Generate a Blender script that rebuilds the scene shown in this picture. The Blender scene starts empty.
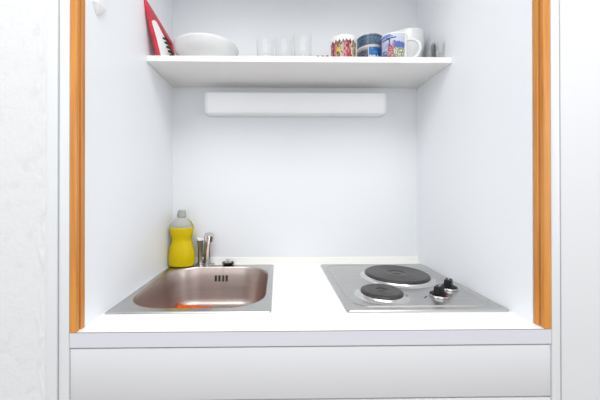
import bpy, bmesh, math, random
from mathutils import Vector, Matrix
random.seed(3)
C = bpy.context.scene.collection
sc = bpy.context.scene
PI = math.pi

# ------------------------------------------------------------------ camera
CAM = Vector((0.3831, -1.0642, 1.1704))
YAW, PIT, ROL, FPX = 0.01517, -0.00367, -0.00064, 290.0
SX, SY = -18.0, -11.33
fw = Vector((math.sin(YAW)*math.cos(PIT), math.cos(YAW)*math.cos(PIT), -math.sin(PIT)))
rt = Vector((math.cos(YAW), -math.sin(YAW), 0)); up = rt.cross(fw)
R2 = rt*math.cos(ROL)+up*math.sin(ROL); U2 = up*math.cos(ROL)-rt*math.sin(ROL)
cd = bpy.data.cameras.new('camera'); cam = bpy.data.objects.new('camera', cd); C.objects.link(cam)
m = Matrix((R2, U2, -fw)).transposed().to_4x4(); m.translation = CAM
cam.matrix_world = m
cd.sensor_width = 36; cd.lens = FPX/600*36
cd.shift_x = -SX/600; cd.shift_y = SY/600
cd.clip_start = 0.02
sc.camera = cam
sc.view_settings.view_transform = 'Standard'
try: sc.view_settings.look = 'None'
except Exception: pass
sc.view_settings.gamma = 1; sc.view_settings.exposure = 0.50
sc.view_settings.use_curve_mapping = False

def at(u, v, y):
    """the point of the plane Y = y that the photograph shows at (u, v)"""
    d = fw + R2*((u-300-SX)/FPX) + U2*((200+SY-v)/FPX)
    return CAM + d*((y-CAM.y)/d.y)

# ------------------------------------------------------------------ materials
def mat(name, col, rough=0.5, metal=0.0, spec=0.5, trans=0.0, ior=1.45, bump=None, var=None, coat=0.0):
    M = bpy.data.materials.new(name); M.use_nodes = True
    nt = M.node_tree; b = nt.nodes['Principled BSDF']
    b.inputs['Base Color'].default_value = (*col, 1); b.inputs['Roughness'].default_value = rough
    b.inputs['Metallic'].default_value = metal; b.inputs['Specular IOR Level'].default_value = spec
    b.inputs['Transmission Weight'].default_value = trans; b.inputs['IOR'].default_value = ior
    b.inputs['Coat Weight'].default_value = coat
    tc = nt.nodes.new('ShaderNodeTexCoord')
    if var:                                   # (scale vec, amount) soft colour variation
        mp = nt.nodes.new('ShaderNodeMapping'); mp.inputs['Scale'].default_value = var[0]
        n = nt.nodes.new('ShaderNodeTexNoise'); n.inputs['Scale'].default_value = 1; n.inputs['Detail'].default_value = 4
        r = nt.nodes.new('ShaderNodeValToRGB')
        a = var[1]
        r.color_ramp.elements[0].position = .3; r.color_ramp.elements[1].position = .7
        r.color_ramp.elements[0].color = (*[c*(1-a) for c in col], 1)
        r.color_ramp.elements[1].color = (*[min(1, c*(1+a)) for c in col], 1)
        nt.links.new(tc.outputs['Object'], mp.inputs['Vector']); nt.links.new(mp.outputs[0], n.inputs['Vector'])
        nt.links.new(n.outputs['Fac'], r.inputs[0]); nt.links.new(r.outputs[0], b.inputs['Base Color'])
    if bump:                                  # (scale vec, strength, distance)
        mp = nt.nodes.new('ShaderNodeMapping'); mp.inputs['Scale'].default_value = bump[0]
        n = nt.nodes.new('ShaderNodeTexNoise'); n.inputs['Scale'].default_value = 1; n.inputs['Detail'].default_value = 6
        bp = nt.nodes.new('ShaderNodeBump'); bp.inputs['Strength'].default_value = bump[1]; bp.inputs['Distance'].default_value = bump[2]
        nt.links.new(tc.outputs['Object'], mp.inputs['Vector']); nt.links.new(mp.outputs[0], n.inputs['Vector'])
        nt.links.new(n.outputs['Fac'], bp.inputs['Height']); nt.links.new(bp.outputs[0], b.inputs['Normal'])
    return M

M_panel = mat('white_laminate', (.82, .835, .86), .38, bump=((60, 60, 60), .05, .001))
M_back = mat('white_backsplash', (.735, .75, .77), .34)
M_counter = mat('white_worktop', (.90, .90, .91), .35, var=((30, 30, 30), .01))
M_edge = mat('pale_edge_band', (.60, .60, .645), .4)
M_glue = mat('glue_line', (.22, .18, .17), .6)
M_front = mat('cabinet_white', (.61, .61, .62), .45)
M_shelf = mat('shelf_white', (.86, .855, .84), .45)
M_frame = mat('frame_white', (.65, .66, .67), .4)
M_smooth = mat('wall_paint', (.64, .645, .655), .7)
M_bead = mat('sealing_strip', (.82, .81, .77), .4)
M_dark = mat('dark_gap', (.03, .03, .03), .8)
M_steel = mat('brushed_steel', (.54, .535, .525), .30, 1.0, var=((6, 160, 6), .05), bump=((8, 300, 8), .06, .0005))
M_bowl_reflect = mat('bowl_steel_reflection', (.51, .425, .395), .36, 1.0, var=((5, 5, 60), .06), bump=((8, 8, 250), .06, .0005))  # brown room reflection put into the steel's colour; the rim stays neutral
M_chrome = mat('chrome', (.55, .54, .53), .14, 1.0, var=((30, 30, 30), .02))
M_collar = mat('satin_collar', (.68, .67, .65), .24, 1.0, var=((30, 30, 30), .02))
M_iron = mat('cast_iron', (.05, .045, .045), .33, .35, var=((70, 70, 70), .25))
M_black = mat('black_plastic', (.008, .008, .009), .4, spec=.2, var=((50, 50, 50), .2))
M_red = mat('red_plastic', (.55, .025, .05), .32, var=((40, 40, 40), .08))
M_mark = mat('red_mark', (.36, .03, .06), .4, var=((60, 60, 60), .1))
M_whitep = mat('white_plastic', (.86, .86, .86), .4, var=((40, 40, 40), .02))
M_diff = mat('lamp_diffuser', (.90, .905, .92), .35, var=((10, 10, 10), .01))
M_cer = mat('white_ceramic', (.66, .665, .67), .25, coat=.3, var=((20, 20, 20), .02))
M_orange = mat('orange_cloth', (.85, .12, .02), .8, bump=((300, 300, 300), .6, .002), var=((120, 120, 120), .2))
M_grey = mat('grey_plastic', (.33, .33, .31), .35, var=((80, 80, 80), .3))
M_glass = mat('clear_glass', (1, 1, 1), .04, trans=1, ior=1.27)
M_bottle = mat('clear_bottle', (1, 1, 1), .05, trans=1, ior=1.12)
M_soap = mat('yellow_soap', (.97, .745, .004), .3, trans=.05, ior=1.2)
M_crumb = mat('brown_crumb', (.14, .05, .035), .6, var=((300, 300, 300), .4))
M_gold = mat('brass', (.6, .42, .2), .3, 1.0, var=((90, 90, 90), .1))
M_floor = None

def wood_mat(name, c1, c2):
    M = mat(name, c1, .38, coat=.15)
    nt = M.node_tree; b = nt.nodes['Principled BSDF']
    tc = nt.nodes.new('ShaderNodeTexCoord'); mp = nt.nodes.new('ShaderNodeMapping')
    mp.inputs['Scale'].default_value = (140, 140, 5)
    n = nt.nodes.new('ShaderNodeTexNoise'); n.inputs['Detail'].default_value = 5; n.inputs['Scale'].default_value = 1
    n.inputs['Distortion'].default_value = .4
    r = nt.nodes.new('ShaderNodeValToRGB'); r.color_ramp.elements[0].position = .35; r.color_ramp.elements[1].position = .7
    r.color_ramp.elements[0].color = (*c1, 1); r.color_ramp.elements[1].color = (*c2, 1)
    nt.links.new(tc.outputs['Object'], mp.inputs['Vector']); nt.links.new(mp.outputs[0], n.inputs['Vector'])
    nt.links.new(n.outputs['Fac'], r.inputs[0]); nt.links.new(r.outputs[0], b.inputs['Base Color'])
    return M
M_wood = wood_mat('orange_wood', (.49, .18, .029), (.63, .268, .048))
M_floor = wood_mat('floor_wood', (.30, .23, .19), (.38, .30, .245))

def plaster_mat():
    M = mat('plaster', (.80, .80, .79), .85)
    nt = M.node_tree; b = nt.nodes['Principled BSDF']
    tc = nt.nodes.new('ShaderNodeTexCoord')
    n1 = nt.nodes.new('ShaderNodeTexNoise'); n1.inputs['Scale'].default_value = 38; n1.inputs['Detail'].default_value = 8
    n2 = nt.nodes.new('ShaderNodeTexNoise'); n2.inputs['Scale'].default_value = 150; n2.inputs['Detail'].default_value = 4
    ad = nt.nodes.new('ShaderNodeMath'); ad.operation = 'ADD'
    bp = nt.nodes.new('ShaderNodeBump'); bp.inputs['Strength'].default_value = .35; bp.inputs['Distance'].default_value = .002
    for n in (n1, n2): nt.links.new(tc.outputs['Object'], n.inputs['Vector'])
    nt.links.new(n1.outputs['Fac'], ad.inputs[0]); nt.links.new(n2.outputs['Fac'], ad.inputs[1])
    nt.links.new(ad.outputs[0], bp.inputs['Height']); nt.links.new(bp.outputs[0], b.inputs['Normal'])
    r = nt.nodes.new('ShaderNodeValToRGB'); r.color_ramp.elements[0].position = .30; r.color_ramp.elements[1].position = .42
    r.color_ramp.elements[0].color = (.61, .61, .605, 1); r.color_ramp.elements[1].color = (.64, .64, .64, 1)
    nt.links.new(n1.outputs['Fac'], r.inputs[0]); nt.links.new(r.outputs[0], b.inputs['Base Color'])
    return M
M_plaster = plaster_mat()

def print_mat(name):
    M = mat(name, (.8, .8, .8), .25, coat=.3)
    nt = M.node_tree; a = nt.nodes.new('ShaderNodeVertexColor'); a.layer_name = 'print'
    nt.links.new(a.outputs['Color'], nt.nodes['Principled BSDF'].inputs['Base Color'])
    return M
M_print = print_mat('printed_ceramic')

# ------------------------------------------------------------------ mesh helpers
def finish(name, bm, m, parent=None, smooth=False, angle=40, bevel=0, seg=2):
    bmesh.ops.recalc_face_normals(bm, faces=bm.faces[:])
    if bevel:
        es = [e for e in bm.edges if len(e.link_faces) == 2 and e.calc_face_angle(0) > .5]
        bmesh.ops.bevel(bm, geom=es, offset=bevel, segments=seg, profile=.5, affect='EDGES', clamp_overlap=True)
    me = bpy.data.meshes.new(name); bm.to_mesh(me); bm.free()
    me.materials.append(m)
    if smooth or bevel:
        me.polygons.foreach_set('use_smooth', [True]*len(me.polygons))
        try: me.set_sharp_from_angle(angle=math.radians(angle))
        except Exception: pass
    o = bpy.data.objects.new(name, me); C.objects.link(o)
    if parent: o.parent = parent
    return o
def box(bm, x0, x1, y0, y1, z0, z1):
    vs = [bm.verts.new((x, y, z)) for x in (x0, x1) for y in (y0, y1) for z in (z0, z1)]
    for f in ((0,1,3,2),(4,6,7,5),(0,4,5,1),(2,3,7,6),(0,2,6,4),(1,5,7,3)):
        bm.faces.new([vs[i] for i in f])
def boxo(name, x0, x1, y0, y1, z0, z1, m, parent=None, bevel=0):
    bm = bmesh.new(); box(bm, x0, x1, y0, y1, z0, z1)
    return finish(name, bm, m, parent, bevel=bevel)
def loft(bm, rings, closed_u=True, cap0=True, cap1=True):
    vr = [[bm.verts.new(p) for p in r] for r in rings]
    n = len(vr[0])
    for a, b in zip(vr[:-1], vr[1:]):
        for i in range(n if closed_u else n-1):
            j = (i+1) % n
            bm.faces.new((a[i], a[j], b[j], b[i]))
    if cap0: bm.faces.new(list(reversed(vr[0])))
    if cap1: bm.faces.new(vr[-1])
    return vr
def lathe(bm, prof, seg=48, c=(0, 0), sy=1.0, cap0=True, cap1=True):
    rings = [[(c[0]+r*math.cos(2*PI*i/seg), c[1]+sy*r*math.sin(2*PI*i/seg), z) for i in range(seg)] for r, z in prof]
    return loft(bm, rings, True, cap0, cap1)
def tube(bm, pts, rads, seg=12, cap=True):
    pts = [Vector(p) for p in pts]
    if not hasattr(rads, '__len__'): rads = [rads]*len(pts)
    rings = []; ref = None
    for i, p in enumerate(pts):
        t = (pts[min(i+1, len(pts)-1)]-pts[max(i-1, 0)]).normalized()
        if ref is None:
            ref = Vector((0, 0, 1)) if abs(t.z) < .9 else Vector((1, 0, 0))
        a = (ref - t*ref.dot(t)).normalized(); ref = a; b = t.cross(a)
        rings.append([p + (a*math.cos(2*PI*k/seg)+b*math.sin(2*PI*k/seg))*rads[i] for k in range(seg)])
    loft(bm, rings, True, cap, cap)
def rrect(x0, x1, y0, y1, r, n=10):
    pts = []
    for cx, cy, a0 in ((x1-r, y1-r, 0), (x0+r, y1-r, 90), (x0+r, y0+r, 180), (x1-r, y0+r, 270)):
        for k in range(n+1):
            a = math.radians(a0+90*k/n); pts.append((cx+r*math.cos(a), cy+r*math.sin(a)))
    return pts
def thing(name, label, cat, loc=(0, 0, 0), group=None):
    o = bpy.data.objects.new(name, None); C.objects.link(o); o.location = loc
    o['label'] = label; o['category'] = cat
    if group: o['group'] = group
    return o
def tag(o, label, cat, group=None):
    o['label'] = label; o['category'] = cat
    if group: o['group'] = group
    return o
def struct(o, label=None):
    o['kind'] = 'structure'
    if label: o['label'] = label
    return o

# ------------------------------------------------------------------ the setting
FY = -0.5085                     # plane of the front
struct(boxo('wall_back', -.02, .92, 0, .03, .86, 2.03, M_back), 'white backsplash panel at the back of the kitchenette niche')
struct(boxo('wall_left', -.03, 0, -.485, 0, .9, 2.03, M_panel), 'white laminate side panel left of the sink')
struct(boxo('wall_right', .9, .93, -.483, 0, .9, 2.03, M_panel), 'white laminate side panel right of the cooktop')
struct(boxo('ceiling', -.03, .93, -.485, .03, 2.03, 2.06, M_panel), 'white top board of the kitchenette niche')
struct(boxo('floor', -2.2, 3.2, -4.0, .03, -.03, 0, M_floor), 'brown wooden floor of the room')
# sealing strip along the back of the worktop
bm = bmesh.new()
pr = [(0, .9), (-.007, .9), (-.007, .904), (-.0045, .9225), (0, .9235)]
loft(bm, [[(x, y, z) for y, z in pr] for x in (0, .9)])
struct(finish('trim_1', bm, M_bead, smooth=True), 'cream sealing strip along the back edge of the white worktop')

# wooden edge strips at the front of the side panels
def jamb(n, x_out, x_in, s, label):
    # profile in (x, y): a front lip, a groove and a rear lip
    g = -s*.0022
    pr = [(x_out, FY), (x_in-s*.0012, FY), (x_in, FY+.0012), (x_in, FY+.0075), (x_in-s*.0008, FY+.0085), (x_in-s*.0034, FY+.0095), (x_in-s*.0034, FY+.0125),
          (x_in-s*.0008, FY+.0135), (x_in+s*.0002, FY+.0150), (x_in+s*.0002, FY+.0235), (x_out, FY+.0235)]
    bm = bmesh.new(); loft(bm, [[(x, y, z) for x, y in pr] for z in (.9002, 2.08)])
    return struct(finish('trim_%d' % n, bm, M_wood), label)
jamb(2, -.0106, .0020, 1, 'orange wooden edge strip left of the niche')
jamb(3, .9141, .9010, -1, 'orange wooden edge strip right of the niche')
# white frames outside the wooden strips
def frame(n, x0, x1, label):
    return struct(boxo('trim_%d' % n, x0, x1, FY-.001, FY+.04, 0, 2.3, M_frame, bevel=.0015), label)
frame(4, -.0304, -.0112, 'narrow white frame post left of the niche')
frame(5, .9148, .9314, 'narrow white frame post right of the niche')
struct(boxo('trim_6', -.0527, -.0322, FY-.0032, FY+.04, 0, 2.3, M_smooth, bevel=.0003), 'smooth white strip beside the rough plaster at the left')
struct(boxo('wall_outer_right', .9336, 1.9, FY-.001, FY+.04, 0, 2.3, M_smooth, bevel=.0015), 'smooth white wall right of the niche')
struct(boxo('wall_behind', -1.6, 2.5, FY+.042, FY+.06, 0, .765, M_dark))
bpy.data.objects['wall_behind'].name = 'wall_base'

# rough plaster wall with a ragged right edge
bm = bmesh.new()
nx, nz = 170, 380
from mathutils import noise
x0, x1, z0, z1 = -1.1, -.0528, 0, 2.3
vs = []
for j in range(nz+1):
    w_ = j/nz*2-1; z = z0+(z1-z0)*(.5+.5*(.55*w_+.45*w_**3))
    row = []
    for i in range(nx+1):
        t = 1-(1-i/nx)**1.8; x = x0+(x1-x0)*t
        h = .0004*noise.noise(Vector((x*40, 0, z*40)))+.0003*noise.noise(Vector((x*120, 3, z*120)))
        lip = max(0, 1-abs((x-x1+.010)/.014))           # crumbling filled edge
        h += lip*.0050*max(0, noise.noise(Vector((x*130, 7, z*34)))-.02)
        row.append(bm.verts.new((x, FY-.003-h*.8, z)))
    vs.append(row)
for j in range(nz):
    for i in range(nx):
        bm.faces.new((vs[j][i], vs[j][i+1], vs[j+1][i+1], vs[j+1][i]))
border = [vs[0][i] for i in range(nx+1)]+[vs[j][nx] for j in range(1, nz+1)]+[vs[nz][i] for i in range(nx-1, -1, -1)]+[vs[j][0] for j in range(nz-1, 0, -1)]
bv = [bm.verts.new((v.co.x, FY+.04, v.co.z)) for v in border]
for i in range(len(border)):
    j = (i+1) % len(border); bm.faces.new((border[i], bv[i], bv[j], border[j]))
bm.faces.new(bv)
struct(finish('wall_outer_left', bm, M_plaster, smooth=True, angle=60), 'rough white plaster wall left of the niche')

# ------------------------------------------------------------------ worktop and fronts
wt = thing('worktop', 'white worktop carrying the steel sink and the cooktop', 'worktop', (.45, -.25, .8715))
def rel(o, t):                   # keep the world position when parented to an Empty
    o.parent = t; o.matrix_parent_inverse = Matrix.Translation(-Vector(t.location)); return o
bm = bmesh.new()
X0, X1, zb = -.0106, .9141, .8715
hx0, hx1, hy0, hy1 = .0135, .362, -.411, -.038
for b in ((X0, X1, FY+.0012, hy0), (X0, hx0, hy0, hy1), (hx1, X1, hy0, hy1), (X0, X1, hy1, 0)):
    box(bm, b[0], b[1], b[2], b[3], zb, .9)
bmesh.ops.remove_doubles(bm, verts=bm.verts[:], dist=1e-5)
rel(finish('top_board', bm, M_counter), wt)
rel(boxo('edge_band', X0, X1, FY-.0002, FY+.0012, zb, .8990, M_edge), wt)
rel(boxo('glue_line', X0, X1, FY-.0001, FY+.0012, .8990, .8999, M_glue), wt)
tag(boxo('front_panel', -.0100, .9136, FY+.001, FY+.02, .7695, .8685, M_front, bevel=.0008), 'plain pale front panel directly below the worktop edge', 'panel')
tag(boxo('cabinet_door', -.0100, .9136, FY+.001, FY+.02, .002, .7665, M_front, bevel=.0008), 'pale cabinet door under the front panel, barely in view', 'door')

# ------------------------------------------------------------------ shelf
SZ = 1.5626; SF = -.2140
sh = boxo('shelf', .0006, .8994, SF, -.0006, 1.5455, SZ, M_shelf, bevel=.001)
tag(sh, 'white shelf board across the niche holding crockery', 'shelf')

# ------------------------------------------------------------------ lamp under the shelf
lamp = thing('wall_lamp', 'long white strip lamp on the back wall under the shelf', 'lamp', (.449, 0, 1.46))
lx0, lx1, lz0, lz1 = .1262, .7700, 1.4385, 1.5135
def lamp_ring(x, s):
    zc = (lz0+lz1)/2; hh = (lz1-lz0)/2*s; d = .006+.042*s
    pts = [(-.0012, -hh), (-d*.86, -hh), (-d*.95, -hh*.95), (-d, -hh*.84), (-d*1.01, 0), (-d, hh*.84), (-d*.95, hh*.95), (-d*.86, hh), (-.0012, hh)]
    return [(x, y, zc+z) for y, z in pts]
bm = bmesh.new()
loft(bm, [lamp_ring(lx0+.012, 1), lamp_ring(lx1-.012, 1)])
rel(finish('diffuser', bm, M_diff, smooth=True, angle=50), lamp)
for xs in ((lx0, lx0+.0018, lx0+.006, lx0+.0118), (lx1, lx1-.0018, lx1-.006, lx1-.0118)):
    bm = bmesh.new(); loft(bm, [lamp_ring(x, s) for x, s in zip(xs, (.86, .93, .985, 1.012))])
    rel(finish('end_cap', bm, M_whitep, smooth=True, angle=50), lamp)

# ------------------------------------------------------------------ sink
sink = thing('sink', 'square stainless steel sink set into the left of the worktop', 'sink', (.188, -.226, .9))
NB = 14
def ring(x0, x1, y0, y1, r, z): return [(x, y, z) for x, y in rrect(x0, x1, y0, y1, r, NB)]
ox0, ox1, oy0, oy1 = .0050, .3694, -.4275, -.0272
bx0, bx1, by0, by1 = .0215, .3540, -.4015, -.0490
bm = bmesh.new()
loft(bm, [ring(ox0, ox1, oy0, oy1, .005, .9003), ring(ox0+.0005, ox1-.0005, oy0+.0005, oy1-.0005, .005, .9022), ring(ox0+.003, ox1-.003, oy0+.003, oy1-.003, .006, .9042),
          ring(ox0+.0055, ox1-.0055, oy0+.006, oy1-.0055, .008, .9036), ring(ox0+.009, ox1-.009, oy0+.011, oy1-.010, .03, .9026),
          ring(bx0-.003, bx1+.003, by0-.004, by1+.003, .092, .9026), ring(bx0, bx1, by0, by1, .09, .9018)], True, False, False)
rel(finish('rim', bm, M_steel, smooth=True, angle=50), sink)
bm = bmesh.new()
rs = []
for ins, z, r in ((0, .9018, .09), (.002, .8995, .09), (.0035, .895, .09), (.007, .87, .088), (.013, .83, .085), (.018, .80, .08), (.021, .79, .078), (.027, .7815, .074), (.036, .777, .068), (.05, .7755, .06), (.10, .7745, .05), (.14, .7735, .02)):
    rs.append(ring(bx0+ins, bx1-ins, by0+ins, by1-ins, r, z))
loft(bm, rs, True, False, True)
bowl_o = rel(finish('bowl', bm, M_bowl_reflect, smooth=True, angle=80), sink)
# drain
bm = bmesh.new(); lathe(bm, [(.001, .7748), (.022, .7748), (.030, .7775), (.036, .7768), (.038, .7742)], 32, (.188, -.226))
rel(finish('drain', bm, M_chrome, smooth=True), sink)
# overflow slots in the rear wall of the bowl
def wally(z): # rear wall of the bowl
    t = (.895-z)/(.895-.87); return by1-.0035-t*.0035
of = bmesh.new()
for k in range(4):
    x = .1655+k*.0125
    zz = (.854, .874)
    for (a, b, c, d) in ((x, x+.0078, zz[0], zz[1]),):
        q = [(a, wally(c)-.0006, c), (b, wally(c)-.0006, c), (b, wally(d)-.0006, d), (a, wally(d)-.0006, d)]
        q2 = [(p[0], p[1]+.004, p[2]) for p in q]
        loft(of, [q2, q])
ov = rel(finish('overflow', of, M_dark), sink)
bm = bmesh.new()
for k in range(3):
    x = .1750+k*.0125
    z = (.860, .870)
    q = [(x, wally(z[0])-.0012, z[0]), (x+.0012, wally(z[0])-.0012, z[0]), (x+.0012, wally(z[1])-.0012, z[1]), (x, wally(z[1])-.0012, z[1])]
    loft(bm, [[(p[0], p[1]+.002, p[2]) for p in q], q])
o = finish('overflow_bar', bm, M_gold); o.parent = ov

# plug with its chain
px, py = .2060, -.0260
pg = thing('sink_plug', 'black and chrome sink plug resting on the back rim', 'plug', (px, py, .9045))
bm = bmesh.new(); lathe(bm, [(.001, .9046), (.0165, .9046), (.0205, .9075), (.0210, .9105), (.0195, .9125), (.001, .9128)], 32, (px, py))
rel(finish('plug_disc', bm, M_black, smooth=True), pg)
bm = bmesh.new(); lathe(bm, [(.013, .9127), (.012, .9150), (.0055, .9162), (.0042, .9190), (.0055, .9215), (.0035, .9235), (.0008, .9238)], 24, (px, py))
rel(finish('plug_knob', bm, M_chrome, smooth=True), pg)
bm = bmesh.new()
pts = [Vector((px-.010, py-.012, .914)), Vector((px-.012, py-.021, .909)), Vector((px-.013, -.0545, .9035)), Vector((px-.013, -.0570, .893)), Vector((px-.0125, -.0600, .868)), Vector((px-.016, -.0640, .842)), Vector((px-.013, -.0660, .818))]
dense = []
for a, b in zip(pts[:-1], pts[1:]):
    n = max(2, int((b-a).length/.0042))
    dense += [a.lerp(b, k/n) for k in range(n)]
for k, p in enumerate(dense):
    bmesh.ops.create_icosphere(bm, subdivisions=1, radius=.0013, matrix=Matrix.Translation(p))
rel(finish('chain', bm, M_chrome, smooth=True, angle=180), pg)
bm = bmesh.new(); bmesh.ops.create_icosphere(bm, subdivisions=2, radius=.0030, matrix=Matrix.Translation((px-.013, -.0680, .812)))
rel(finish('chain_end', bm, M_gold, smooth=True, angle=180), pg)

# tap
tx, ty = .1085, -.0180
tap = thing('faucet', 'small chrome tap with short leaning spout behind the sink', 'tap', (.118, ty, .9))
bm = bmesh.new()
loft(bm, [[(x, y, z) for x, y in rrect(.088+i, .156-i, -.0268+i, -.0085-i, .005)] for i, z in ((0, .9003), (0, .9040), (.002, .9058))])
rel(finish('base_plate', bm, M_steel, smooth=True), tap)
bm = bmesh.new(); lathe(bm, [(.0118, .9055), (.0100, .920), (.0100, .950), (.0112, .970), (.0140, .984), (.0148, .9895), (.001, .9900)], 32, (tx-.0015, ty))
rel(finish('tap_body', bm, M_chrome, smooth=True), tap)
bm = bmesh.new(); lathe(bm, [(.0130, .9895), (.0140, .9925), (.0128, .9955), (.006, .9965), (.001, .9966)], 32, (tx-.0015, ty))
tube(bm, [(tx-.004, ty, .994), (tx-.008, ty-.004, .996), (tx-.013, ty-.007, .9985)], [.004, .0042, .003], 10)
rel(finish('tap_lever', bm, M_whitep, smooth=True), tap)
bm = bmesh.new()
tube(bm, [(.1300, ty, .9045), (.1315, ty-.004, .930), (.1340, ty-.012, .955), (.1385, ty-.020, .980), (.1410, ty-.024, .993)], [.0120, .0122, .0124, .0126, .0128], 24)
tube(bm, [(.113, ty, .925), (.130, ty, .926)], .0075, 14)
sp = rel(finish('spout', bm, M_chrome, smooth=True), tap)
bm = bmesh.new()
ax = Vector((.0025, -.004, .013)).normalized(); base = Vector((.1412, ty-.0245, .9915))
a1 = ax.cross(Vector((0, 1, 0))).normalized(); a2 = ax.cross(a1)
rr = []
for t, r in ((0, .0126), (.0015, .0160), (.022, .0165), (.025, .0150), (.0255, .001)):
    rr.append([base+ax*t+(a1*math.cos(2*PI*k/48)+a2*math.sin(2*PI*k/48))*(r*(1-.24*(k % 8 < 4)) if r > .0155 else r) for k in range(48)])
loft(bm, rr)
ae = finish('ribbed_collar', bm, M_chrome, smooth=True, angle=25); ae.parent = sp

# washing-up liquid
bxc, byc = .0475, -.0440
bt = thing('soap_bottle', 'clear waisted bottle of yellow washing-up liquid in the corner', 'bottle', (bxc, byc, .9045))
prof = [(r_, .9046+z_) for r_, z_ in ((.036, 0), (.0425, .002), (.0448, .008), (.0455, .020), (.0455, .034), (.0440, .050), (.0415, .062), (.0375, .074), (.0345, .084), (.0338, .090), (.0352, .099), (.0380, .109), (.0410, .121), (.0420, .130), (.0415, .138), (.0392, .146), (.0345, .154), (.0270, .161), (.0185, .166), (.0135, .169), (.0120, .175))]
def bot(bm, pr, k=1.0, cap=True):
    rings = []
    for r, z in pr:
        rr = []
        for i in range(56):
            a = 2*PI*i/56; d = .58+.42*max(0, min(1, (z-1.055)/.018))
            rr.append((bxc+r*k*math.cos(a), byc+r*k*d*math.sin(a), z))
        rings.append(rr)
    loft(bm, rings, True, cap, cap)
bm = bmesh.new(); bot(bm, prof, 1.0)
inner = [(max(r-.0012, .002), z if i else z+.0015) for i, (r, z) in enumerate(prof)]
bot(bm, list(reversed(inner)), 1.0)
# shell: flip is handled by recalc; the inner surface keeps the bottle hollow
rel(finish('bottle_body', bm, M_bottle, smooth=True, angle=60), bt)
liq = [(max(r-.0014, .002), z if i else z+.0017) for i, (r, z) in enumerate(prof) if z < 1.030]
r_top = .0404; liq += [(r_top, 1.0365), (r_top-.003, 1.0366)]
bm = bmesh.new(); bot(bm, liq)
rel(finish('liquid', bm, M_soap, smooth=True, angle=60), bt)
bm = bmesh.new(); lathe(bm, [(.0140, 1.0735), (.0152, 1.0750), (.0152, 1.0870), (.0138, 1.0895), (.0128, 1.0960), (.0105, 1.0990), (.001, 1.0995)], 32, (bxc, byc))
tube(bm, [(bxc, byc-.002, 1.0965), (bxc-.002, byc-.012, 1.0985)], [.004, .003], 10)
rel(finish('bottle_cap', bm, M_grey, smooth=True), bt)

# orange dishcloth lying in the bowl
from mathutils.bvhtree import BVHTree
BV = BVHTree.FromPolygons([v.co.copy() for v in bowl_o.data.vertices], [list(p.vertices) for p in bowl_o.data.polygons])
bm = bmesh.new()
nx, ny = 46, 16
g = []
top = []
for j in range(ny+1):
    row = []; row2 = []
    for i in range(nx+1):
        u = i/nx; v = j/ny
        x = .058+u*.112
        w = .046*(1-.55*u)
        y = -.124+(v-.5)*w+.014*min(1, u*2.2)+.003*math.sin(u*5)
        h = .006+.010*(1-u)**1.2*(.6+.5*noise.noise(Vector((u*9, v*6, 1))))*math.sin(PI*min(1, max(0, v)))+.0025*(noise.noise(Vector((u*20, v*10, 5)))+.6)
        hit = BV.ray_cast(Vector((x, y, .895)), Vector((0, 0, -1)))[0]
        zf = hit.z+.0012
        row.append(bm.verts.new((x, y, zf+.0006))); row2.append(bm.verts.new((x, y, zf+h)))
    g.append(row); top.append(row2)
for j in range(ny):
    for i in range(nx):
        bm.faces.new((top[j][i], top[j][i+1], top[j+1][i+1], top[j+1][i]))
        bm.faces.new((g[j][i], g[j+1][i], g[j+1][i+1], g[j][i+1]))
for i in range(nx):
    bm.faces.new((g[0][i], g[0][i+1], top[0][i+1], top[0][i])); bm.faces.new((g[ny][i+1], g[ny][i], top[ny][i], top[ny][i+1]))
for j in range(ny):
    bm.faces.new((g[j+1][0], g[j][0], top[j][0], top[j+1][0])); bm.faces.new((g[j][nx], g[j+1][nx], top[j+1][nx], top[j][nx]))
tag(finish('dishcloth', bm, M_orange, smooth=True, angle=80), 'crumpled orange cloth lying at the bottom of the sink bowl', 'cloth')

# ------------------------------------------------------------------ cooktop
hob = thing('cooktop', 'stainless steel electric cooktop with two hotplates set in the worktop', 'cooktop', (.717, -.227, .9))
hx0, hx1, hy0, hy1 = .5352, .8975, -.4300, -.0300
px0, px1, py0, py1 = .5560, .8830, -.4080, -.0480
bm = bmesh.new()
loft(bm, [ring(hx0, hx1, hy0, hy1, .006, .9003), ring(hx0, hx1, hy0, hy1, .006, .9025), ring(hx0+.003, hx1-.003, hy0+.003, hy1-.003, .006, .9050),
          ring(px0-.005, px1+.005, py0-.005, py1+.005, .045, .9050), ring(px0-.002, px1+.002, py0-.002, py1+.002, .042, .9026), ring(px0+.001, px1-.001, py0+.001, py1-.001, .04, .9026), ring(px0+.0045, px1-.0045, py0+.0045, py1-.0045, .038, .9052),
          ring(px0+.05, px1-.05, py0+.05, py1-.05, .03, .9056)], True, True, True)
rel(finish('steel_plate', bm, M_steel, smooth=True, angle=30), hob)
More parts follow.
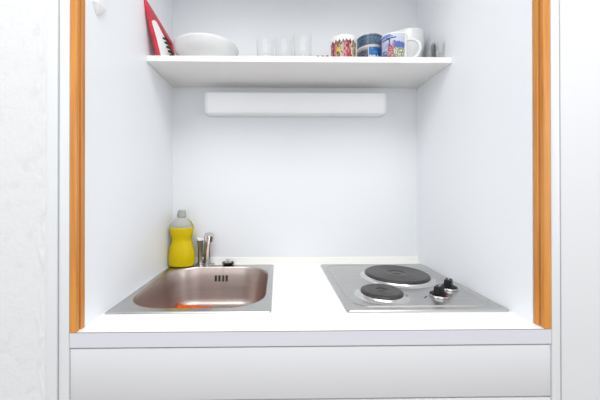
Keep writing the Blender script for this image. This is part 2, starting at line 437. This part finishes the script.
def hotplate(cx, cy, r, label):
    # chrome collar, then the iron disc with a sunken middle
    bm = bmesh.new()
    lathe(bm, [(r+.015, .9052), (r+.012, .9060), (r+.0070, .9075), (r+.0045, .9095), (r+.0025, .9122), (r+.0005, .9127), (r-.004, .9125), (r-.004, .9055)], 72, (cx, cy), cap0=False, cap1=False)
    col = rel(finish('hotplate_collar', bm, M_collar, smooth=True, angle=35), hob)
    bm = bmesh.new()
    prof = [(r-.0045, .9060), (r-.0045, .9115), (r-.0003, .9128), (r, .9145), (r-.0012, .9166), (r-.0045, .9182), (r-.0085, .9190)]
    k = r-.0095
    while k > r*.36:
        prof += [(k, .9190), (k-.0008, .9187), (k-.0022, .9187), (k-.003, .9190)]; k -= .0052
    prof += [(r*.30, .9186), (r*.26, .9170), (.010, .9166), (.009, .9172), (.0005, .9173)]
    lathe(bm, prof, 96, (cx, cy), cap0=True, cap1=True)
    d = finish('hotplate', bm, M_iron, smooth=True, angle=50); rel(d, hob); d['label'] = label
hotplate(.7445, -.1860, .0935, 'large dark iron hotplate at the back')
hotplate(.6450, -.3360, .0520, 'small dark iron hotplate at the front')
def knob(cx, cy, rot, red):
    bm = bmesh.new(); lathe(bm, [(.0226, .9058), (.0230, .9068), (.0226, .9100), (.0218, .9110), (.001, .9110)], 40, (cx, cy), cap0=False)
    k = rel(finish('knob', bm, M_chrome, smooth=True, angle=35), hob); k['label'] = 'chrome-skirted black control knob'
    bm = bmesh.new(); lathe(bm, [(.0216, .9111), (.0212, .9128), (.0185, .9138), (.0160, .9150), (.0140, .9153), (.001, .9154)], 40, (cx, cy))
    c = finish('knob_dial', bm, M_black, smooth=True, angle=30); c.parent = k
    bm = bmesh.new()
    rg = []
    for z, l, w in ((.9150, .0150, .0092), (.924, .0142, .0084), (.9300, .0136, .0078), (.9312, .0126, .0068)):
        rr = []
        for x, y in rrect(-l, l, -w, w, w*.45, 4):
            rr.append((cx+x*math.cos(rot)-y*math.sin(rot), cy+x*math.sin(rot)+y*math.cos(rot), z))
        rg.append(rr)
    loft(bm, rg); gp = finish('knob_grip', bm, M_black, smooth=True, angle=35); gp.parent = k
    if red:
        bm = bmesh.new()
        a0, a1 = math.radians(-75), math.radians(35)
        rg = []
        for i in range(21):
            a = a0+(a1-a0)*i/20; w = .0030*(i/20)**.7+.0006
            ca, sa = math.cos(a), math.sin(a)
            rg.append([(cx+ca*r, cy+sa*r, z) for r, z in ((.0212, .9129), (.0212-w*1.4, .9129+.8*w), (.0212-w*1.4, .9135+.8*w), (.0214, .9136))])
        loft(bm, rg); rd = finish('knob_mark', bm, M_mark); rd.parent = k
    # pointer line
    bm = bmesh.new()
    d = Vector((math.cos(rot), math.sin(rot)))
    n = Vector((-d.y, d.x))
    rg = []
    for l, z in ((.0130, .9313), (-.002, .9313)):
        p = Vector((cx, cy))+d*l
        rg.append([(p.x+n.x*w, p.y+n.y*w, z+h) for w, h in ((-.0007, 0), (.0007, 0), (.0007, .0004), (-.0007, .0004))])
    loft(bm, rg); pn = finish('knob_pointer', bm, M_whitep); pn.parent = k
knob(.7840, -.3490, math.radians(40), True)
knob(.8385, -.2960, math.radians(48), False)
# printed ticks beside the knobs
def tick(x0, y0, x1, y1, w=.0012):
    d = Vector((x1-x0, y1-y0)).normalized(); n = Vector((-d.y, d.x))*w
    bm = bmesh.new()
    rg = [[(x+n.x*s, y+n.y*s, z) for s, z in ((-1, .9056), (1, .9056), (1, .90615), (-1, .90615))] for x, y in ((x0, y0), (x1, y1))]
    loft(bm, rg); rel(finish('printed_tick', bm, M_black), hob)
tick(.7420, -.3600, .7545, -.3470)

# ------------------------------------------------------------------ things on the shelf
# red framed board leaning on the left side panel: A-T front edge, B far corner, D bottom back
A = Vector((.0350, -.2060, SZ+.0006)); T = Vector((.0045, -.2310, 1.7220)); B = at(172.6, 42, -.0950)
n = (T-A).cross(B-A).normalized()
if n.x < 0: n = -n
e1 = (T-A).normalized(); e2 = n.cross(e1)
if e2.y < 0: e2 = -e2
def onpl(u, v, off=0):           # where the sight line meets the board's own plane
    d = fw + R2*((u-300-SX)/FPX) + U2*((200+SY-v)/FPX)
    return CAM + d*((A-CAM).dot(n)/d.dot(n)) + n*off
Dp = A + (B-A) - n*0
Db = Vector((.0285+.013, -.085, SZ+.0006)); Db.x = A.x - ((Db.y-A.y)*n.y+(Db.z-A.z)*n.z)/n.x
board = thing('board', 'red framed board with white insert leaning on the left side panel', 'board', (A.x, -.15, SZ))
def slab(name, pts, o0, o1, m, parent, bevel=0):
    bm = bmesh.new(); loft(bm, [[p+n*o0 for p in pts], [p+n*o1 for p in pts]])
    return rel(finish(name, bm, m, parent, bevel=bevel), parent)
def inset(pts, d):
    c = sum(pts, Vector())/len(pts)
    return [p+(c-p).normalized()*d for p in pts]
outer = [A, T, T.lerp(B, .04), B, Db]
bm = bmesh.new()
inner = [onpl(154.0, 17), onpl(153.0, 15.5), onpl(155.5, 17.5), onpl(170.3, 41.5), Db+(A-Db)*.10+Vector((0, 0, .010))]
inner = [A.lerp(Db, .10)+e1*.010, A.lerp(T, .62)+e2*.014, A.lerp(T, .66)+e2*.022, B.lerp(T, .06)-e1*.012+(Db-B)*.04, Db.lerp(A, .10)+e1*.012]
lo = [[p-n*.010 for p in outer], [p for p in outer], [p for p in inner], [p-n*.006 for p in inner]]
loft(bm, lo, True, True, True)
rel(finish('board_frame', bm, M_red, bevel=.0012), board)
wi = [onpl(151.8, 21.5), onpl(152.8, 20.3), onpl(154.5, 20.3), onpl(156.5, 22.5), onpl(162, 33), onpl(167, 42), onpl(173.2, 58), onpl(161.6, 58), onpl(157.2, 41)]
slab('white_insert', wi, -.0055, .0012, M_whitep, board)
for k in range(5):
    u = 162.6+k*1.75; v = 37.2+k*4.3
    q = [onpl(u-.4, v), onpl(u+2.4, v+.4), onpl(u+5.0, v+3.2), onpl(u+4.6, v+5.0), onpl(u+2.2, v+2.9), onpl(u-.2, v+2.0)]
    slab('black_bar', q, -.0055, .0022, M_black, board)

# wide white bowl, seen from below its rim
bm = bmesh.new()
Rb, hb = .1030, .0640
po = [(.001, .0035), (.040, .003), (.042, 0), (.046, .0005), (.050, .005), (.070, .013), (.087, .027), (.096, .042), (.1005, .055), (Rb, hb-.0015), (Rb-.0005, hb), (Rb-.003, hb), (Rb-.0045, hb-.003), (.0955, .054), (.091, .042), (.082, .030), (.066, .018), (.045, .011), (.001, .0095)]
lathe(bm, po, 72)
bw = finish('mixing_bowl', bm, M_cer, smooth=True, angle=50)
bw.location = (.1525, -.118, SZ+.0003)
tag(bw, 'large wide plain white bowl beside the red board', 'bowl')

# tumblers
def tumbler(name, cx, cy, r0, r1, h, label, group=None):
    bm = bmesh.new()
    seg = 40
    lathe(bm, [(.001, .008), (r0-.0022, .0085), (r0-.0014, .012), (r1-.0013, h-.001), (r1-.0006, h), (r1, h-.001), (r0+.0005, .006), (r0, .001), (r0-.0015, 0), (.001, 0.0005)], seg)
    o = finish(name, bm, M_glass, smooth=True, angle=50); o.location = (cx, cy, SZ+.0003)
    return tag(o, label, 'glass', group)
tumbler('tumbler', at(265.2, 45, -.15).x, -.150, .0235, .0285, .078, 'short clear tumbler, first to the right of the big white bowl', 'clear glasses on the shelf')
tumbler('tumbler', at(283.8, 45, -.145).x, -.145, .0240, .0290, .084, 'short clear tumbler between the leftmost tumbler and the tall one', 'clear glasses on the shelf')
tumbler('tumbler', at(302.6, 45, -.14).x, -.140, .0250, .0305, .105, 'tallest clear tumbler, third to the right of the big white bowl', 'clear glasses on the shelf')
tumbler('tumbler', at(429.5, 45, -.120).x, -.120, .015, .0180, .074, 'small clear glass right behind the white mug handle', 'clear glasses on the shelf')
tumbler('tumbler', at(438.6, 45, -.160).x, -.160, .0165, .0205, .066, 'small clear glass at the far right end of the shelf', 'clear glasses on the shelf')

# crumbs
for k, (u, s, lab) in enumerate(((318.2, .0042, 'leftmost of three tiny brown crumbs left of the red figure mug'), (322.6, .0048, 'middle one of three tiny brown crumbs on the shelf edge'), (327.2, .0048, 'rightmost of three tiny brown crumbs, closest to the red figure mug'))):
    bm = bmesh.new(); bmesh.ops.create_icosphere(bm, subdivisions=2, radius=s)
    for v in bm.verts:
        v.co *= 1+.25*noise.noise(v.co*300+Vector((k*9, 0, 0))); v.co.x *= 1.3; v.co.z *= .8
    zm = min(v.co.z for v in bm.verts)
    for v in bm.verts: v.co.z -= zm
    o = finish('crumb', bm, M_crumb, smooth=True, angle=80); o.location = (at(u, 55, -.203).x, -.203, SZ+.0002)
    tag(o, lab, 'crumb', 'crumbs on the shelf')

# mugs
def mug(cx, cy, r0, r1, h, art, label, handle=None, rows=40, hr=.027, hz=.5, hh=.62, th=.0045, group='printed mugs on the shelf'):
    t = thing('mug', label, 'mug', (cx, cy, SZ+.0003), group)
    th0 = math.atan2(CAM.y-cy, CAM.x-cx); seg = 128
    bm = bmesh.new(); lay = bm.loops.layers.float_color.new('print')
    prof = [(.001, .002), (r0-.006, .002), (r0-.004, 0), (r0-.001, .001)]
    n0 = len(prof)
    for k in range(rows+1):
        v = k/rows
        prof.append((r0+(r1-r0)*v, .003+(h-.0045)*v))
    prof += [(r1-.0008, h-.0003), (r1-.002, h), (r1-.0032, h-.0008), (r0-.004, .008), (.001, .007)]
    lathe(bm, prof, seg)
    for f in bm.faces:
        c = f.calc_center_median(); rad = math.hypot(c.x, c.y); v = (c.z-.003)/(h-.0045)
        rr = r0+(r1-r0)*v
        col = (.76, .75, .74)
        if rad > rr-.0011 and 0 < v < .995:
            a = math.atan2(c.y, c.x)-th0; a = (a+PI) % (2*PI)-PI
            ink = art(a, math.sin(a), v, abs(a) < PI/2)
            if ink: col = tuple(.78*q for q in ink)
        for l in f.loops: l[lay] = (*col, 1)
    ob = finish('mug_body', bm, M_print, t, smooth=True, angle=50)
    if handle is not None:
        bm = bmesh.new()
        d = Vector((math.cos(handle), math.sin(handle), 0))
        pts = []
        for k in range(25):
            a = -PI*.5+PI*k/24
            pts.append(d*(r1*.955+hr*max(0, math.cos(a))**.75)+Vector((0, 0, h*hz+math.sin(a)*h*hh/2)))
        tube(bm, pts, th, 12)
        finish('mug_handle', bm, M_cer, t, smooth=True, angle=60)
    return t, th0
def pick(tab, u):
    for lim, c in tab:
        if u < lim: return c
    return tab[-1][1]
NZ = lambda a, v, s, k=0: noise.noise(Vector((a*s, v*s, k)))
def art1(a, u, v, vis):          # a row of costumed figures in red, brown and gold
    w = math.sin(a*40)*.02
    cols = [(-.93, None), (-.82, (.42, .16, .17)), (-.70, (.30, .05, .06)), (-.56, (.52, .10, .12)), (-.44, (.55, .30, .26)), (-.22, (.24, .17, .07)), (-.10, (.62, .52, .40)), (.02, (.58, .38, .36)), (.14, (.42, .30, .30)),
            (.27, (.60, .22, .22)), (.40, (.50, .07, .08)), (.62, (.44, .05, .05)), (.72, (.66, .56, .46)), (.86, (.42, .30, .16)), (1.01, (.36, .27, .18))]
    if not vis: return (.45, .12, .12) if int((a+9)*6) % 3 == 0 and v < .66 else ((.5, .4, .3) if v < .6 else None)
    c = pick(cols, u+w)
    top = .80+.05*math.cos(u*24)+.03*NZ(a, 0, 9)
    if v > top or c is None: return None
    if v > top-.16 and abs(math.cos(u*12)) > .35: return tuple(x*.45+.02 for x in c)
    if -.44 < u < -.22 and .30 < v < .52: return (.75, .52, .03) if (v > .36 or u > -.30) else (.03, .02, .02)
    k = NZ(a, v, 8, 2)
    if k > .34: return (.60, .40, .34)
    if k < -.30: return (.15, .045, .05)
    return c
def art2(a, u, v, vis):          # dark blue lake and mountains
    if v > .965: return None
    k = NZ(a, v, 6, 4)*.06
    if v > .86+k: return (.10, .17, .26)
    if v > .70+k*2: return (.035, .075, .12)
    if v > .56+k: return (.06, .14, .24)
    return (.03, .07, .14) if NZ(a, v, 10, 1) < .1 else (.09, .16, .22)
def art2s(a, u, v, vis):         # small cup: dark town on the left, white buildings under blue sky on the right
    if v > .95: return (.62, .48, .40)
    if u < -.10:
        if v > .86: return (.40, .35, .36)
        k = NZ(a, v, 11, 8)
        return (.05, .06, .10) if k < -.1 else ((.16, .16, .24) if k < .25 else (.12, .16, .12))
    if u < -.02: return (.62, .66, .70)
    sky = .54+.10*NZ(a, 0, 8, 3)
    if v > sky: return (.03, .17, .50) if NZ(a, v, 5, 2) < .25 else (.12, .30, .62)
    if v > .33+.12*NZ(a, 0, 12, 6): return (.62, .68, .78)
    if v > .2: return (.55, .25, .12) if NZ(a, v, 14, 3) < .05 else (.48, .42, .42)
    return (.20, .22, .26)
def art3(a, u, v, vis):          # sky, a dark cross beam, a red figure, blue patch and greenery
    if u > .80 or v > .97: return None
    if not vis: return (.30, .38, .62) if v > .4 else (.25, .25, .22)
    edge = .92-.10*(1-min(1, abs(u+.1)))
    if u < -.86: return (.06, .10, .30)
    if abs(v-(.80+.03*u)) < .028 and -.8 < u < .20: return (.05, .05, .14)
    if abs(u+.28) < .045 and .50 < v < .80: return (.12, .10, .18)
    if v > .84: return (.18, .28, .62) if (u+.2)*.5+v < .95+.06*NZ(a, v, 6) and u < .1 else (.62, .66, .76)
    if -.42 < u < .05 and v < .56+.08*math.cos(u*20):
        k = NZ(a, v, 14, 9)
        return (.36, .09, .12) if k < .05 else ((.62, .36, .34) if k < .3 else (.24, .08, .10))
    if u > -.05 and v > .40+.04*NZ(a, v, 8): 
        return (.09, .15, .47) if v < .68-.1*u+.06*NZ(a, 0, 8) else (.58, .62, .74)
    if u > .0:
        k = NZ(a, v, 13, 5)
        return (.66, .68, .60) if k > .12 else ((.18, .22, .10) if k > -.15 else (.33, .35, .22))
    if u < -.42 and v < .36: return (.12, .14, .34) if NZ(a, v, 9, 6) < .1 else (.34, .36, .50)
    return (.52, .56, .74) if NZ(a, v, 5, 7) < .2 else (.34, .42, .70)
x1 = at(343.0, 45, -.152).x
t, th0 = mug(x1, -.152, .0385, .0400, .0790, art1, 'mug printed with red and gold figures, leftmost of the mugs', handle=math.radians(55))
x2 = at(369.3, 45, -.105).x
mug(x2, -.105, .0385, .0412, .0680, art2s, 'small cup printed with white buildings under blue sky, carrying the dark blue cup')
def stacked(cx, cy, zoff, h, art, label):
    # the upper cup stands in the lower one: a narrow foot, then the wide printed wall
    t, _ = mug(cx, cy, .0410, .0416, h, art, label)
    t.location.z += zoff
    bm = bmesh.new(); lathe(bm, [(.028, -.014), (.031, -.0125), (.0325, .003), (.030, .003)], 48, cap1=True)
    finish('mug_foot', bm, M_cer, t, smooth=True)
stacked(x2+.0005, -.1053, .0685, .0400, art2, 'dark blue landscape cup stacked on top of the white building cup')
x3 = at(393.6, 45, -.168).x
hd = math.atan2(CAM.y+.168, CAM.x-x3)+PI/2*.93
mug(x3, -.168, .0385, .0395, .0795, art3, 'mug with a cross beam and red figure picture and white handle', handle=hd, hr=.037, hz=.42, hh=.76, th=.0038)

# tall white bowl behind the handle
bm = bmesh.new()
lathe(bm, [(.001, .003), (.030, .003), (.032, 0), (.036, .001), (.044, .014), (.0510, .045), (.0565, .085), (.0590, .1345), (.0585, .1360), (.0560, .1360), (.0550, .1340), (.0525, .085), (.047, .045), (.040, .018), (.030, .010), (.001, .009)], 64)
o = finish('serving_bowl', bm, M_cer, smooth=True, angle=50); o.location = (.8275, -.0680, SZ+.0003)
tag(o, 'tall round plain white bowl behind the white mug handle', 'bowl')

# white catch on the left side panel
ct = thing('door_catch', 'small white plastic catch high on the left side panel', 'catch', (0, -.452, 1.575))
bm = bmesh.new()
cyy, cz = -.4450, 1.5585
loft(bm, [[(x, y, z) for x, y in ((.0005, cyy-.016), (.009, cyy-.016), (.012, cyy-.012), (.012, cyy+.012), (.009, cyy+.016), (.0005, cyy+.016))] for z in (cz, cz+.075)])
rel(finish('catch_body', bm, M_whitep, bevel=.001), ct)
bm = bmesh.new()
loft(bm, [[(.0005, cyy-.0155, cz), (.0115, cyy-.0125, cz), (.0115, cyy+.0125, cz), (.0005, cyy+.0155, cz)], [(.0005, cyy-.002, cz-.018), (.002, cyy-.002, cz-.018), (.002, cyy+.002, cz-.018), (.0005, cyy+.002, cz-.018)]])
rel(finish('catch_tip', bm, M_whitep, bevel=.0005), ct)
bm = bmesh.new()
bmesh.ops.create_uvsphere(bm, u_segments=12, v_segments=6, radius=.0028, matrix=Matrix.Translation((.0122, cyy, cz+.020)) @ Matrix.Diagonal((.4, 1, 1, 1)))
rel(finish('catch_screw', bm, M_chrome, smooth=True), ct)

# ------------------------------------------------------------------ light: the room's ceiling lamp and added fill areas
w = bpy.data.worlds.new('world'); sc.world = w; w.use_nodes = True
bg = w.node_tree.nodes['Background']; bg.inputs[0].default_value = (.90, .95, 1.0, 1); bg.inputs[1].default_value = 0.50
def area(name, loc, rot, sx, sy, power, col):
    l = bpy.data.lights.new(name, 'AREA'); l.shape = 'RECTANGLE'; l.size = sx; l.size_y = sy; l.energy = power; l.color = col
    o = bpy.data.objects.new(name, l); C.objects.link(o); o.location = loc; o.rotation_euler = rot; return o
area('ceiling_lamp', (.45, -1.20, 2.45), (math.radians(4), 0, 0), 1.6, .8, 17, (1, .985, .96))
area('added_fill', (-1.9, -1.55, 1.5), (math.radians(90), 0, math.radians(-65)), 1.4, 1.5, 13, (.93, .97, 1))  # unseen fill from the left, added to brighten the side panels
area('added_fill', (2.8, -1.55, 1.5), (math.radians(90), 0, math.radians(65)), 1.4, 1.5, 13, (.93, .97, 1))  # matching fill added on the right
area('added_fill', (.45, -3.2, 1.35), (math.radians(90), 0, 0), 2.2, 1.5, 13.5, (.95, .98, 1))  # frontal fill added to lift the back wall under the shelf
